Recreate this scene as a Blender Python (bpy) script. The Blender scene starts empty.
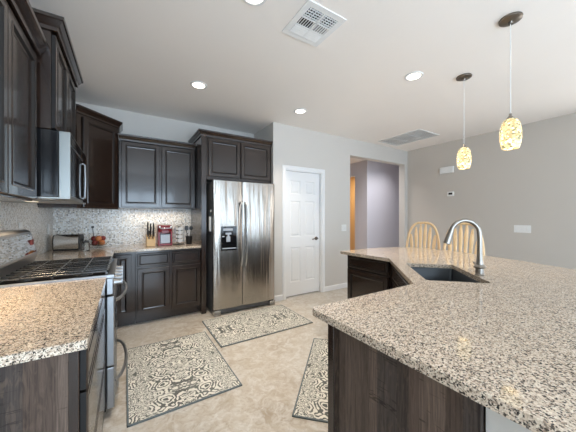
import bpy, bmesh, math, random
from mathutils import Vector, Matrix
from mathutils.geometry import tessellate_polygon
random.seed(7)
PI = math.pi
S = bpy.context.scene
C = S.collection

# ------------------------------------------------------------------ camera, world, lights, exposure
cd = bpy.data.cameras.new('camera'); cam = bpy.data.objects.new('camera', cd); C.objects.link(cam)
cam.location = (0, 0, 1.30); cam.rotation_euler = (PI/2, 0, -math.radians(32.04))
cd.sensor_width = 36; cd.lens = 261.3/576*36; cd.shift_y = 0.5/576; cd.clip_start = 0.02
S.camera = cam
vs = S.view_settings
vs.view_transform = 'Standard'; vs.look = 'None'; vs.gamma = 1; vs.use_curve_mapping = False
vs.exposure = -0.04
W = bpy.data.worlds.new('sky'); S.world = W; W.use_nodes = True
wn = W.node_tree.nodes
wn['Background'].inputs[0].default_value = (0.62, 0.78, 1.0, 1); wn['Background'].inputs[1].default_value = 1.2

def area(name, loc, rot, sx, sy, power, col):
    l = bpy.data.lights.new(name, 'AREA'); l.shape = 'RECTANGLE'; l.size = sx; l.size_y = sy
    l.energy = power; l.color = col
    o = bpy.data.objects.new(name, l); C.objects.link(o); o.location = loc; o.rotation_euler = rot
    return o
DAY = (0.66, 0.83, 1.0)
# daylight through the glazed openings behind the camera (wall_rear); the right-wall window is added fill
area('daylight_window_a', (0.45, -2.95, 1.15), (PI/2+.36, 0, .10), 2.3, 2.2, 172, DAY)
area('daylight_window_b', (3.40, -3.05, 1.15), (PI/2+.36, 0, .50), 2.3, 2.2, 75, DAY)
area('added_window_fill', (5.66, -.75, 1.35), (0, PI/2+.12, 0), 1.8, 2.3, 50, (1.0, 0.96, 0.90))  # unseen right-wall window light, added to brighten the left side
S.cycles.diffuse_bounces = 8
DOWNLIGHT_W = 6.3
WARM = (1.0, 0.86, 0.70)

# ------------------------------------------------------------------ mesh helpers
class B:
    def __init__(s): s.bm = bmesh.new()
    def box(s, x0, x1, y0, y1, z0, z1, bev=0.0, M=None, seg=2):
        r = bmesh.ops.create_cube(s.bm, size=1)
        vs_ = r['verts']
        for v in vs_:
            v.co = Vector(((x0+x1)/2 + v.co.x*(x1-x0), (y0+y1)/2 + v.co.y*(y1-y0), (z0+z1)/2 + v.co.z*(z1-z0)))
        if bev > 0:
            es = list({e for v in vs_ for e in v.link_edges})
            rr = bmesh.ops.bevel(s.bm, geom=es, offset=bev, segments=seg, affect='EDGES', profile=0.5)
            vs_ = list({v for f in rr['faces'] for v in f.verts} | {v for v in vs_ if v.is_valid})
        if M is not None: bmesh.ops.transform(s.bm, matrix=M, verts=[v for v in vs_ if v.is_valid])
        return s
    def cyl(s, p0, p1, r0, r1=None, n=20, caps=True):
        p0 = Vector(p0); p1 = Vector(p1); r1 = r0 if r1 is None else r1
        d = (p1-p0); q = d.to_track_quat('Z', 'Y').to_matrix().to_4x4()
        M = Matrix.Translation((p0+p1)/2) @ q
        bmesh.ops.create_cone(s.bm, cap_ends=caps, segments=n, radius1=r0, radius2=r1, depth=d.length, matrix=M)
        return s
    def sphere(s, c, r, sc=(1, 1, 1), u=16, v=10):
        M = Matrix.Translation(c) @ Matrix.Diagonal((sc[0], sc[1], sc[2], 1))
        bmesh.ops.create_uvsphere(s.bm, u_segments=u, v_segments=v, radius=r, matrix=M); return s
    def lathe(s, prof, c=(0, 0, 0), n=28):
        rings = []
        for r, z in prof:
            if r < 1e-5: rings.append([s.bm.verts.new((c[0], c[1], c[2]+z))])
            else: rings.append([s.bm.verts.new((c[0]+r*math.cos(2*PI*i/n), c[1]+r*math.sin(2*PI*i/n), c[2]+z)) for i in range(n)])
        for a, b in zip(rings, rings[1:]):
            for i in range(n):
                j = (i+1) % n
                if len(a) == 1 and len(b) == 1: continue
                if len(a) == 1: s.bm.faces.new((a[0], b[i], b[j]))
                elif len(b) == 1: s.bm.faces.new((a[i], b[0], a[j]))
                else: s.bm.faces.new((a[i], b[i], b[j], a[j]))
        return s
    def tube(s, pts, r, n=10, closed=False, flat=None):
        """round bar swept along pts; r a number or list; flat=(a,b) squashes the section"""
        pts = [Vector(p) for p in pts]; m = len(pts); rs = r if isinstance(r, (list, tuple)) else [r]*m
        rings = []; up = None
        for i, p in enumerate(pts):
            if closed: t = pts[(i+1) % m]-pts[(i-1) % m]
            else: t = pts[min(i+1, m-1)]-pts[max(i-1, 0)]
            t.normalize()
            if up is None:
                up = Vector((0, 0, 1)) if abs(t.z) < 0.9 else Vector((1, 0, 0))
            a = t.cross(up); a.normalize(); b = a.cross(t); b.normalize(); up = b
            fa, fb = flat if flat else (1, 1)
            rings.append([s.bm.verts.new(p + (a*math.cos(2*PI*k/n)*fa + b*math.sin(2*PI*k/n)*fb)*rs[i]) for k in range(n)])
        prs = list(zip(rings, rings[1:]))
        if closed: prs.append((rings[-1], rings[0]))
        for A, Bq in prs:
            for k in range(n):
                j = (k+1) % n; s.bm.faces.new((A[k], A[j], Bq[j], Bq[k]))
        if not closed:
            s.bm.faces.new(rings[0][::-1]); s.bm.faces.new(rings[-1])
        return s
    def prism(s, outer, z0, z1, holes=()):
        loops = [[Vector((x, y, 0)) for x, y in outer]] + [[Vector((x, y, 0)) for x, y in h] for h in holes]
        flat = [p for l in loops for p in l]
        tris = tessellate_polygon(loops)
        lo = [s.bm.verts.new((p.x, p.y, z0)) for p in flat]; hi = [s.bm.verts.new((p.x, p.y, z1)) for p in flat]
        for t in tris:
            for arr in (hi, lo):
                try: s.bm.faces.new([arr[i] for i in t])
                except ValueError: pass
        k = 0
        for l in loops:
            n = len(l)
            for i in range(n):
                a, b = k+i, k+(i+1) % n
                s.bm.faces.new((lo[a], lo[b], hi[b], hi[a]))
            k += n
        return s
    def front(s, x0, x1, z0, z1, y, th=0.02, frame=0.058, style='door'):
        """cabinet front standing off the face at y, towards -y, with moulded recessed panel"""
        if style == 'door':
            prof = [(0, 0), (0, th-0.003), (0.004, th), (frame-0.016, th), (frame-0.012, th+0.003), (frame-0.007, th+0.003),
                    (frame-0.002, th-0.002), (frame+0.002, th-0.009), (frame+0.010, th-0.011)]
        else:
            f = 0.018
            prof = [(0, 0), (0, th-0.004), (0.006, th), (f, th), (f+0.004, th-0.003), (f+0.010, th-0.003), (f+0.014, th)]
        loops = []
        for ins, d in prof:
            loops.append([s.bm.verts.new((x, y-d, z)) for x, z in ((x0+ins, z0+ins), (x1-ins, z0+ins), (x1-ins, z1-ins), (x0+ins, z1-ins))])
        dark = (0, len(prof)-4, len(prof)-3) if style == 'door' else (0, 3, 4)  # bead grooves and outer edges get the painted shade
        for q_, (a, b) in enumerate(zip(loops, loops[1:])):
            for i in range(4):
                j = (i+1) % 4; f_ = s.bm.faces.new((a[i], a[j], b[j], b[i]))
                if q_ in dark: f_.material_index = 1
        s.bm.faces.new(loops[-1]); s.bm.faces.new(loops[0][::-1])
        return s
    def sweep(s, path, prof, closed_prof=True):
        """profile (out, z) mitred along a 2D path; outward is to the right of travel"""
        n = len(path); P = [Vector(p) for p in path]; rings = []
        for i in range(n):
            d0 = (P[i]-P[i-1]).normalized() if i > 0 else None
            d1 = (P[i+1]-P[i]).normalized() if i < n-1 else None
            n0 = Vector((d0.y, -d0.x)) if d0 else None; n1 = Vector((d1.y, -d1.x)) if d1 else None
            if n0 is None: m = n1
            elif n1 is None: m = n0
            else:
                m = (n0+n1).normalized(); m = m/max(0.2, m.dot(n0))
            rings.append([s.bm.verts.new((P[i].x+m.x*o, P[i].y+m.y*o, z)) for o, z in prof])
        k = len(prof)
        for a, b in zip(rings, rings[1:]):
            for i in range(k if closed_prof else k-1):
                j = (i+1) % k; s.bm.faces.new((a[i], a[j], b[j], b[i]))
        if closed_prof:
            s.bm.faces.new(rings[0]); s.bm.faces.new(rings[-1][::-1])
        return s

def obj(name, b, mat, parent=None, smooth=False, bevel=0.0, loc=None, rotz=0.0, rot=None):
    bm = b.bm
    bmesh.ops.recalc_face_normals(bm, faces=bm.faces)
    me = bpy.data.meshes.new(name); bm.to_mesh(me); bm.free()
    for m in (mat if isinstance(mat, (list, tuple)) else [mat]): me.materials.append(m)
    if smooth:
        for p in me.polygons: p.use_smooth = True
    o = bpy.data.objects.new(name, me); C.objects.link(o)
    if smooth == 'auto':
        try: me.set_sharp_from_angle(angle=math.radians(38))
        except Exception: pass
    if parent: o.parent = parent
    if loc: o.location = loc
    if rot: o.rotation_euler = rot
    elif rotz: o.rotation_euler = (0, 0, rotz)
    if bevel:
        md = o.modifiers.new('bevel', 'BEVEL'); md.width = bevel; md.segments = 2; md.limit_method = 'ANGLE'; md.angle_limit = math.radians(40)
    return o
def tag(o, label, cat, group=None):
    o['label'] = label; o['category'] = cat
    if group: o['group'] = group
    return o
def thing(name, label, cat, loc=(0, 0, 0), rotz=0.0, group=None):
    o = bpy.data.objects.new(name, None); C.objects.link(o); o.empty_display_size = 0.1
    o.location = loc; o.rotation_euler = (0, 0, rotz)
    return tag(o, label, cat, group)
def struct(name, b, mat, **k):
    o = obj(name, b, mat, **k)
    if not o.parent: o['kind'] = 'structure'
    return o
def dup(root, loc, rotz=None, label=None):
    r = root.copy(); C.objects.link(r); r.location = loc
    if rotz is not None: r.rotation_euler = (0, 0, rotz)
    if label: r['label'] = label
    for ch in list(root.children):
        c = ch.copy(); C.objects.link(c); c.parent = r
        for g in list(ch.children):
            d = g.copy(); C.objects.link(d); d.parent = c
    return r

# ------------------------------------------------------------------ materials
class NT:
    def __init__(s, name):
        s.m = bpy.data.materials.new(name); s.m.use_nodes = True; s.t = s.m.node_tree
        s.b = s.t.nodes['Principled BSDF']
    def n(s, typ, **k):
        x = s.t.nodes.new(typ)
        for a, v in k.items(): setattr(x, a, v)
        return x
    def l(s, a, b): s.t.links.new(a, b)
    def coord(s, kind='Object', scale=(1, 1, 1), rot=(0, 0, 0), loc=(0, 0, 0)):
        tc = s.n('ShaderNodeTexCoord'); mp = s.n('ShaderNodeMapping')
        mp.inputs['Scale'].default_value = scale; mp.inputs['Rotation'].default_value = rot; mp.inputs['Location'].default_value = loc
        s.l(tc.outputs[kind], mp.inputs[0]); return mp.outputs[0]
    def noise(s, v, scale, detail=3, rough=0.55, dist=0.0):
        x = s.n('ShaderNodeTexNoise'); x.inputs['Scale'].default_value = scale; x.inputs['Detail'].default_value = detail
        x.inputs['Roughness'].default_value = rough; x.inputs['Distortion'].default_value = dist
        s.l(v, x.inputs['Vector']); return x
    def vor(s, v, scale, feature='F1', rnd=1.0):
        x = s.n('ShaderNodeTexVoronoi', feature=feature); x.inputs['Scale'].default_value = scale
        x.inputs['Randomness'].default_value = rnd; s.l(v, x.inputs['Vector']); return x
    def ramp(s, f, stops, mode='LINEAR'):
        x = s.n('ShaderNodeValToRGB'); x.color_ramp.interpolation = mode; e = x.color_ramp.elements
        while len(e) > 1: e.remove(e[-1])
        e[0].position = stops[0][0]; e[0].color = (*stops[0][1], 1)
        for p, c in stops[1:]:
            q = e.new(p); q.color = (*c, 1)
        s.l(f, x.inputs[0]); return x.outputs[0]
    def mix(s, f, a, b, blend='MIX'):
        x = s.n('ShaderNodeMix', data_type='RGBA', blend_type=blend)
        for i, v in ((0, f), (6, a), (7, b)):
            if isinstance(v, (int, float)): x.inputs[i].default_value = v
            elif isinstance(v, tuple): x.inputs[i].default_value = (*v, 1) if len(v) == 3 else v
            else: s.l(v, x.inputs[i])
        return x.outputs[2]
    def math(s, op, a, b=0.0, c=None):
        x = s.n('ShaderNodeMath', operation=op)
        for i, v in enumerate((a, b, c)):
            if v is None: continue
            if isinstance(v, (int, float)): x.inputs[i].default_value = v
            else: s.l(v, x.inputs[i])
        return x.outputs[0]
    def bump(s, h, strength, dist=0.002):
        x = s.n('ShaderNodeBump'); x.inputs['Strength'].default_value = strength; x.inputs['Distance'].default_value = dist
        s.l(h, x.inputs['Height']); s.l(x.outputs[0], s.b.inputs['Normal'])
    def set(s, **k):
        nm = dict(col='Base Color', rough='Roughness', metal='Metallic', spec='Specular IOR Level', coat='Coat Weight', coatr='Coat Roughness',
                  trans='Transmission Weight', ior='IOR', emit='Emission Strength', ecol='Emission Color', aniso='Anisotropic', alpha='Alpha')
        for a, v in k.items():
            i = s.b.inputs[nm[a]]
            if isinstance(v, tuple): i.default_value = (*v, 1)
            elif isinstance(v, (int, float)): i.default_value = v
            else: s.l(v, i)
        return s
def plain(name, col, rough=0.5, metal=0.0, var=0.06, scale=30, **k):
    t = NT(name); v = t.coord(); nz = t.noise(v, scale, 2)
    c = t.mix(nz.outputs[0], tuple(x*(1-var) for x in col), tuple(min(1, x*(1+var)) for x in col))
    t.set(col=c, rough=rough, metal=metal, **k); return t.m

def m_paint(name, col, tex=0.12, rough=0.6):
    t = NT(name); v = t.coord(); nz = t.noise(v, 2.0, 2)
    t.set(col=t.mix(nz.outputs[0], tuple(x*0.985 for x in col), tuple(min(1, x*1.015) for x in col)), rough=rough, spec=0.3)
    h = t.noise(v, 55, 3); t.bump(h.outputs[0], tex, 0.004); return t.m
M_wall = m_paint('wall_paint', (0.63, 0.605, 0.57))
M_wall_shaded = m_paint('shaded_wall_paint', (0.58, 0.54, 0.49))  # same greige wall paint, the right wall's dimmer light put into its colour
M_ceil = m_paint('ceiling_paint', (0.92, 0.875, 0.83), 0.2)
M_lav = m_paint('hall_paint', (0.57, 0.565, 0.61))
M_hallwarmlit = m_paint('hall_warm_lit_paint', (0.70, 0.55, 0.36))  # warm lamplight of the side room put into the wall colour
M_trim = m_paint('white_trim_paint', (0.83, 0.835, 0.84), 0.02, 0.4)
M_plastic = plain('white_plastic', (0.82, 0.82, 0.80), 0.4)
M_black = plain('black_plastic', (0.012, 0.012, 0.013), 0.35)
M_iron = plain('cast_iron', (0.02, 0.02, 0.02), 0.2, spec=0.8)
M_enamel = plain('black_enamel', (0.012, 0.012, 0.013), 0.12)
M_glassblack = plain('black_glass', (0.01, 0.01, 0.011), 0.05)
M_dark = plain('dark_gap', (0.01, 0.009, 0.009), 0.8)

def m_espresso():
    t = NT('espresso_wood'); v = t.coord('Object', (9, 9, 1.2))
    a = t.noise(v, 6, 4, 0.6, 0.6); f = t.noise(t.coord('Object', (120, 120, 4)), 3, 2)
    c = t.ramp(a.outputs[0], [(0.3, (0.015, 0.0068, 0.0040)), (0.7, (0.034, 0.0170, 0.0108))])
    c = t.mix(t.math('MULTIPLY', f.outputs[0], 0.35), c, (0.022, 0.016, 0.013))
    t.set(col=c, rough=0.25, spec=0.5, coat=0.5, coatr=0.08); t.bump(f.outputs[0], 0.06, 0.001); return t.m
M_wood = m_espresso()
M_groove_shade = plain('groove_shade', (0.006, 0.004, 0.003), 0.6)  # near-black: bead shadow and door-gap shade put into the colour
WG = [M_wood, M_groove_shade]
def m_planks():
    t = NT('plank_veneer'); tc = t.n('ShaderNodeTexCoord'); sp = t.n('ShaderNodeSeparateXYZ'); t.l(tc.outputs['Object'], sp.inputs[0])
    s_ = t.math('ADD', sp.outputs[0], sp.outputs[1])
    wob = t.math('ADD', t.math('MULTIPLY', s_, 21.0), t.math('MULTIPLY', t.math('SINE', t.math('MULTIPLY', s_, 43.0)), 0.28))
    cell = t.math('FLOOR', wob)
    wn_ = t.n('ShaderNodeTexWhiteNoise', noise_dimensions='1D'); t.l(cell, wn_.inputs['W'])
    base = t.ramp(wn_.outputs['Value'], [(0.0, (0.024, 0.017, 0.014)), (0.22, (0.15, 0.105, 0.082)), (0.42, (0.036, 0.031, 0.029)), (0.62, (0.21, 0.150, 0.116)), (0.8, (0.055, 0.046, 0.042)), (1.0, (0.13, 0.10, 0.085))])
    g = t.noise(t.coord('Object', (60, 60, 2.2)), 2.2, 5, 0.65, 1.2)
    g2 = t.noise(t.coord('Object', (14, 14, 3.0)), 3.2, 4, 0.6, 2.4)
    c = t.mix(t.ramp(g.outputs[0], [(0.35, (0, 0, 0)), (0.75, (0.8, 0.8, 0.8))]), base, (0.022, 0.015, 0.012))
    c = t.mix(t.ramp(g2.outputs[0], [(0.5, (0, 0, 0)), (0.68, (0.35, 0.35, 0.35))]), c, (0.17, 0.120, 0.088))
    cr = t.noise(t.coord('Object', (5, 5, 46)), 1.3, 3, 0.6, 1.5)
    crk = t.math('MULTIPLY', t.ramp(cr.outputs[0], [(0.60, (0, 0, 0)), (0.66, (0.75, 0.75, 0.75)), (0.70, (0, 0, 0))]), t.math('GREATER_THAN', wn_.outputs['Value'], 0.55))
    c = t.mix(crk, c, (0.02, 0.015, 0.012))
    t.set(col=c, rough=0.45, spec=0.15); t.bump(g.outputs[0], 0.1, 0.001); return t.m
M_plank = m_planks()
def m_granite():
    t = NT('speckled_granite'); v0 = t.coord()
    d = t.noise(v0, 90, 2); v = t.mix(0.008, v0, d.outputs['Color'], 'ADD')
    a = t.vor(v, 280); sp = t.n('ShaderNodeSeparateColor'); t.l(a.outputs['Color'], sp.inputs[0])
    c = t.ramp(sp.outputs[0], [(0, (0.70, 0.605, 0.505)), (0.30, (0.58, 0.48, 0.39)), (0.48, (0.82, 0.745, 0.645)), (0.66, (0.34, 0.265, 0.21)),
                               (0.76, (0.09, 0.072, 0.06)), (0.85, (0.025, 0.024, 0.023)), (0.93, (0.56, 0.47, 0.39))], 'CONSTANT')
    b = t.vor(v, 195); sb = t.n('ShaderNodeSeparateColor'); t.l(b.outputs['Color'], sb.inputs[0])
    k = t.ramp(sb.outputs[1], [(0, (0, 0, 0)), (0.83, (1, 1, 1))], 'CONSTANT')
    ns = t.noise(v0, 260, 2)
    kk = t.math('MULTIPLY', k, t.ramp(ns.outputs[0], [(0.44, (0, 0, 0)), (0.54, (0.9, 0.9, 0.9))]))
    c = t.mix(kk, c, (0.06, 0.05, 0.045))
    c = t.mix(1.0, c, (1.0, 0.962, 0.912), 'MULTIPLY')
    t.set(col=c, rough=0.045, spec=0.5); return t.m
M_granite = m_granite()
def m_mosaic():
    t = NT('mosaic_tile'); v = t.coord()
    a = t.vor(v, 64, rnd=0.75); e = t.vor(v, 64, 'DISTANCE_TO_EDGE', 0.75)
    sp = t.n('ShaderNodeSeparateColor'); t.l(a.outputs['Color'], sp.inputs[0])
    c = t.ramp(sp.outputs[0], [(0, (0.80, 0.77, 0.71)), (0.22, (0.62, 0.57, 0.50)), (0.40, (0.95, 0.95, 0.93)), (0.68, (0.50, 0.475, 0.44)), (0.80, (0.76, 0.68, 0.56)), (0.93, (0.27, 0.255, 0.235))], 'CONSTANT')
    g = t.ramp(e.outputs['Distance'], [(0.05, (0, 0, 0)), (0.11, (1, 1, 1))])
    c = t.mix(g, (0.72, 0.70, 0.66), c)
    t.set(col=c, rough=t.math('SUBTRACT', 0.6, t.math('MULTIPLY', g, 0.45)), spec=0.5)
    t.bump(g, 0.4, 0.003); return t.m
M_mosaic = m_mosaic()
def m_floor():
    t = NT('travertine_floor'); v = t.coord()
    a = t.noise(v, 2.4, 5, 0.62, 0.8); b = t.noise(v, 11, 4, 0.65, 1.2); c2 = t.noise(v, 45, 3, 0.6)
    c = t.ramp(a.outputs[0], [(0.3, (0.46, 0.365, 0.265)), (0.5, (0.60, 0.505, 0.395)), (0.7, (0.68, 0.60, 0.50))])
    c = t.mix(t.ramp(b.outputs[0], [(0.42, (0, 0, 0)), (0.66, (0.8, 0.8, 0.8))]), c, (0.80, 0.74, 0.66))
    c = t.mix(t.ramp(c2.outputs[0], [(0.52, (0, 0, 0)), (0.70, (0.5, 0.5, 0.5))]), c, (0.42, 0.335, 0.25))
    br = t.n('ShaderNodeTexBrick', offset=0.5); br.inputs['Scale'].default_value = 1.0; br.inputs['Brick Width'].default_value = 0.61; br.inputs['Row Height'].default_value = 0.305
    br.inputs['Mortar Size'].default_value = 0.0022; br.inputs['Mortar Smooth'].default_value = 0.3
    t.l(t.coord('Object', (1, 1, 1), (0, 0, PI/4)), br.inputs['Vector'])
    c = t.mix(t.math('MULTIPLY', br.outputs['Fac'], 0.30), c, (0.44, 0.36, 0.27))
    c = t.mix(1.0, c, (0.77, 0.82, 0.88), 'MULTIPLY')
    t.set(col=c, rough=0.32, spec=0.4); t.bump(b.outputs[0], 0.05, 0.002); return t.m
M_floor = m_floor()
def m_rug():
    t = NT('damask_rug'); tc = t.n('ShaderNodeTexCoord'); sp = t.n('ShaderNodeSeparateXYZ'); t.l(tc.outputs['Object'], sp.inputs[0])
    px = t.math('ABSOLUTE', sp.outputs[0]); py = t.math('PINGPONG', t.math('ADD', sp.outputs[1], 5.0), 0.36)
    cb = t.n('ShaderNodeCombineXYZ'); t.l(px, cb.inputs[0]); t.l(py, cb.inputs[1])
    cb2 = t.n('ShaderNodeCombineXYZ'); t.l(px, cb2.inputs[0]); t.l(py, cb2.inputs[1]); cb2.inputs[2].default_value = 0.37
    n1 = t.noise(cb.outputs[0], 10.5, 2, 0.5, 2.2)
    s1 = t.math('SINE', t.math('MULTIPLY', n1.outputs[0], 58.0))
    vo = t.vor(cb2.outputs[0], 9.5)
    wob = t.noise(cb2.outputs[0], 11, 2)
    s2 = t.math('SINE', t.math('ADD', t.math('MULTIPLY', vo.outputs['Distance'], 24.0), t.math('MULTIPLY', wob.outputs[0], 30.0)))
    n2 = t.noise(cb2.outputs[0], 5, 1)
    sel = t.ramp(n2.outputs[0], [(0.47, (0, 0, 0)), (0.50, (1, 1, 1))])
    s = t.mix(sel, s1, s2)
    brk = t.noise(tc.outputs['Object'], 38, 2)
    s = t.math('ADD', t.math('MULTIPLY', s, 0.5), t.math('MULTIPLY', brk.outputs[0], 0.9))
    fib = t.noise(tc.outputs['Object'], 380, 2)
    c = t.ramp(s, [(0.33, (0.125, 0.13, 0.123)), (0.455, (0.70, 0.685, 0.62))])
    tone = t.noise(tc.outputs['Object'], 5, 2)
    c = t.mix(t.ramp(tone.outputs[0], [(0.45, (0, 0, 0)), (0.7, (0.2, 0.2, 0.2))]), c, (0.42, 0.43, 0.41))
    c = t.mix(0.3, c, fib.outputs['Color'], 'SOFT_LIGHT')
    t.set(col=c, rough=0.95, spec=0.1); t.bump(s, 0.3, 0.003); return t.m
M_rug = m_rug()
M_rugedge = plain('rug_binding', (0.13, 0.155, 0.165), 0.9)
def m_steel(name='brushed_steel', col=(0.42, 0.385, 0.345), rough=0.25, axis='h', strength=0.22):
    t = NT(name)
    v = t.coord('Object', (2, 2, 420) if axis == 'h' else (420, 420, 2))
    nz = t.noise(v, 2.0, 2, 0.6)
    t.set(col=t.mix(nz.outputs[0], tuple(x*0.94 for x in col), col), rough=rough, metal=1.0)
    if axis == 'h':
        wv = t.noise(t.coord('Object', (7, 7, 0.55)), 1.6, 2, 0.5)
        hgt = t.math('ADD', t.math('MULTIPLY', nz.outputs[0], 0.0004*strength), t.math('MULTIPLY', wv.outputs[0], 0.015))
        t.bump(hgt, 1.0, 1.0)
    else: t.bump(nz.outputs[0], strength, 0.001)
    return t.m
M_steel = m_steel()
M_steelv = m_steel('satin_steel', (0.52, 0.52, 0.52), 0.26, 'v', 0.04)
M_nickel = plain('satin_nickel', (0.31, 0.285, 0.255), 0.33, 1.0)
M_bronze = plain('dark_nickel', (0.20, 0.175, 0.15), 0.28, 1.0)
M_mwsteel = m_steel('grey_steel', (0.31, 0.32, 0.31), 0.40, 'v', 0.03)
M_rsteel = m_steel('range_steel', (0.36, 0.37, 0.385), 0.38, 'v', 0.03)
M_cook = plain('matte_black', (0.010, 0.010, 0.011), 0.6, spec=0.0)
M_bright = m_steel('polished_steel', (0.74, 0.73, 0.71), 0.2, 'v', 0.02)
M_sink = plain('dark_basin', (0.022, 0.027, 0.033), 0.3, 0.0)
M_fridgeside = plain('graphite_side', (0.105, 0.11, 0.115), 0.38, 0.0)
def m_oak():
    t = NT('honey_oak'); a = t.noise(t.coord('Object', (18, 18, 2)), 3, 4, 0.6, 0.8)
    t.set(col=t.ramp(a.outputs[0], [(0.3, (0.70, 0.47, 0.24)), (0.7, (0.85, 0.63, 0.37))]), rough=0.35); return t.m
M_oak = m_oak()
M_block = plain('beech_block', (0.72, 0.47, 0.22), 0.45)
M_red = plain('red_plastic', (0.20, 0.007, 0.014), 0.22)
M_tomato = plain('red_fruit', (0.22, 0.022, 0.015), 0.3, var=0.25, scale=20)
M_orange = plain('orange_fruit', (0.55, 0.19, 0.06), 0.4, var=0.15, scale=40)
M_white = plain('white_gloss', (0.85, 0.85, 0.84), 0.25)
M_grey = plain('grey_plastic', (0.42, 0.45, 0.50), 0.3)
M_filter = plain('grey_filter', (0.85, 0.84, 0.82), 0.9)
M_foil = plain('pod_foil', (0.62, 0.60, 0.59), 0.35, 0.0, var=0.45, scale=90)
def m_glass():
    t = NT('clear_glass'); t.set(col=(0.97, 0.985, 0.98), rough=0.02, trans=1.0, ior=1.3); return t.m
M_glass = m_glass()
def m_emit(name, col, s):
    t = NT(name); t.set(col=col, ecol=col, emit=s); return t.m
M_lens = m_emit('lamp_lens', (1.0, 0.93, 0.82), 4.0)
M_task = m_emit('task_lens', (1.0, 0.85, 0.65), 0.8)
M_display = m_emit('clock_display', (0.16, 0.02, 0.018), 0.12)
def m_shade():
    t = NT('mosaic_glass_shade'); v = t.coord()
    a = t.vor(v, 75); e = t.vor(v, 75, 'DISTANCE_TO_EDGE'); sp = t.n('ShaderNodeSeparateColor'); t.l(a.outputs['Color'], sp.inputs[0])
    c = t.ramp(sp.outputs[0], [(0, (0.70, 0.52, 0.26)), (0.28, (0.36, 0.29, 0.13)), (0.48, (1.0, 0.86, 0.58)), (0.66, (0.15, 0.15, 0.075)), (0.84, (0.52, 0.40, 0.19))], 'CONSTANT')
    g = t.ramp(e.outputs['Distance'], [(0.02, (0, 0, 0)), (0.07, (1, 1, 1))])
    c = t.mix(g, (0.32, 0.26, 0.13), c)
    t.set(col=t.mix(0.6, c, (0.1, 0.09, 0.06)), rough=0.15, ecol=c, emit=2.1); return t.m
M_shade = m_shade()
M_bulb = m_emit('bulb_glow', (1.0, 0.84, 0.56), 45.0)

# ------------------------------------------------------------------ room shell
H = 2.743
XL, XR, YB, YP, YR = -0.74, 5.31, 4.20, 3.50, -2.6
struct('floor', B().box(XL-.12, 8.2, YR-.12, 7.2, -0.06, 0), M_floor)
struct('ceiling', B().box(XL-.12, 8.2, YR-.12, 7.2, H, H+.06), M_ceil)
wl = struct('wall_left', B().box(XL-.12, XL, YR, YB+.12, 0, H), M_wall)
wb = struct('wall_back', B().box(XL, 1.925, YB, YB+.12, 0, H), M_wall)
obj('mosaic_backsplash', B().box(XL, XL+.008, 1.03, YB, .914, 1.41), M_mosaic, wl)
obj('mosaic_backsplash', B().box(XL+.008, .866, YB-.008, YB, .914, 1.43), M_mosaic, wb)
# pantry wall: return + front wall with a door opening and a hall opening
DX0, DX1, DZ = 2.145, 2.875, 2.045
OX0, OX1, OZ = 3.55, 5.21, 2.44
pw = B()
pw.box(1.925, 2.045, YP, YB+.12, 0, H)
pw.box(2.045, DX0, YP, YP+.12, 0, H); pw.box(DX0, DX1, YP, YP+.12, DZ, H); pw.box(DX1, OX0, YP, YP+.12, 0, H)
pw.box(OX0, OX1, YP, YP+.14, OZ, H); pw.box(OX1, XR, YP, YP+.14, 0, H)
struct('wall_pantry', pw, M_wall)
WY0, WY1 = -2.0, .55  # opening for the added right-wall window
struct('wall_right', B().box(XR, XR+.12, YR, WY0, 0, H).box(XR, XR+.12, WY1, YP+.14, 0, H).box(XR, XR+.12, WY0, WY1, 0, .5).box(XR, XR+.12, WY0, WY1, 2.35, H), M_wall_shaded)
# hall behind the opening
struct('wall_hall_back', B().box(5.25, 8.2, 4.58, 4.70, 0, H).box(5.25, 5.37, 4.70, 5.0, 0, H).box(5.25, 5.37, 5.0, 6.6, 2.39, H), M_lav)
struct('wall_hall_far', B().box(3.0, 8.2, 6.6, 6.72, 0, H), M_hallwarmlit)
struct('wall_hall_left', B().box(3.0, 3.12, YP+.12, 6.6, 0, H), M_lav)
struct('wall_hall_right', B().box(6.6, 6.72, 4.7, 6.6, 0, H), M_hallwarmlit)
struct('wall_hall_side', B().box(8.08, 8.2, YP, 4.58, 0, H).box(XR+.12, 8.2, YP, YP+.12, 0, H), M_lav)
area('hall_side_room_lamp', (6.0, 5.7, 2.6), (0, 0, 0), 0.5, 0.5, 26, (1.0, 0.70, 0.38))
area('hall_fill_light', (4.9, 4.05, 2.70), (0, 0, 0), 2.4, 0.5, 27, (1.0, 0.97, 0.98)).data.spread = math.radians(115)  # unseen light added to brighten the hall walls evenly
# rear wall with two glazed sliding doors
rw = B()
WIN = [(-.62, 1.58), (2.2, 4.6)]
rw.box(XL, -.62, YR-.12, YR, 0, H).box(1.58, 2.2, YR-.12, YR, 0, H).box(4.6, XR, YR-.12, YR, 0, H)
for a, b in WIN: rw.box(a, b, YR-.12, YR, 2.45, H).box(a, b, YR-.12, YR, 0, .25)
struct('wall_rear', rw, M_wall)
for i, (a, b) in enumerate(WIN):
    f = B(); m = (a+b)/2
    for x0, x1 in ((a, a+.06), (m-.03, m+.03), (b-.06, b)): f.box(x0, x1, YR-.09, YR-.03, .25, 2.45)
    f.box(a, b, YR-.09, YR-.03, .25, .31).box(a, b, YR-.09, YR-.03, 2.39, 2.45)
    w = struct('window_%d' % (i+1), f, M_trim)
f = B()
for y in (WY0, (WY0+WY1)/2-.03, WY1-.06): f.box(XR+.03, XR+.09, y, y+.06, .5, 2.35)
f.box(XR+.03, XR+.09, WY0, WY1, .5, .56).box(XR+.03, XR+.09, WY0, WY1, 2.29, 2.35)
struct('window_3', f, M_trim)  # frame of the added window, out of view
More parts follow.
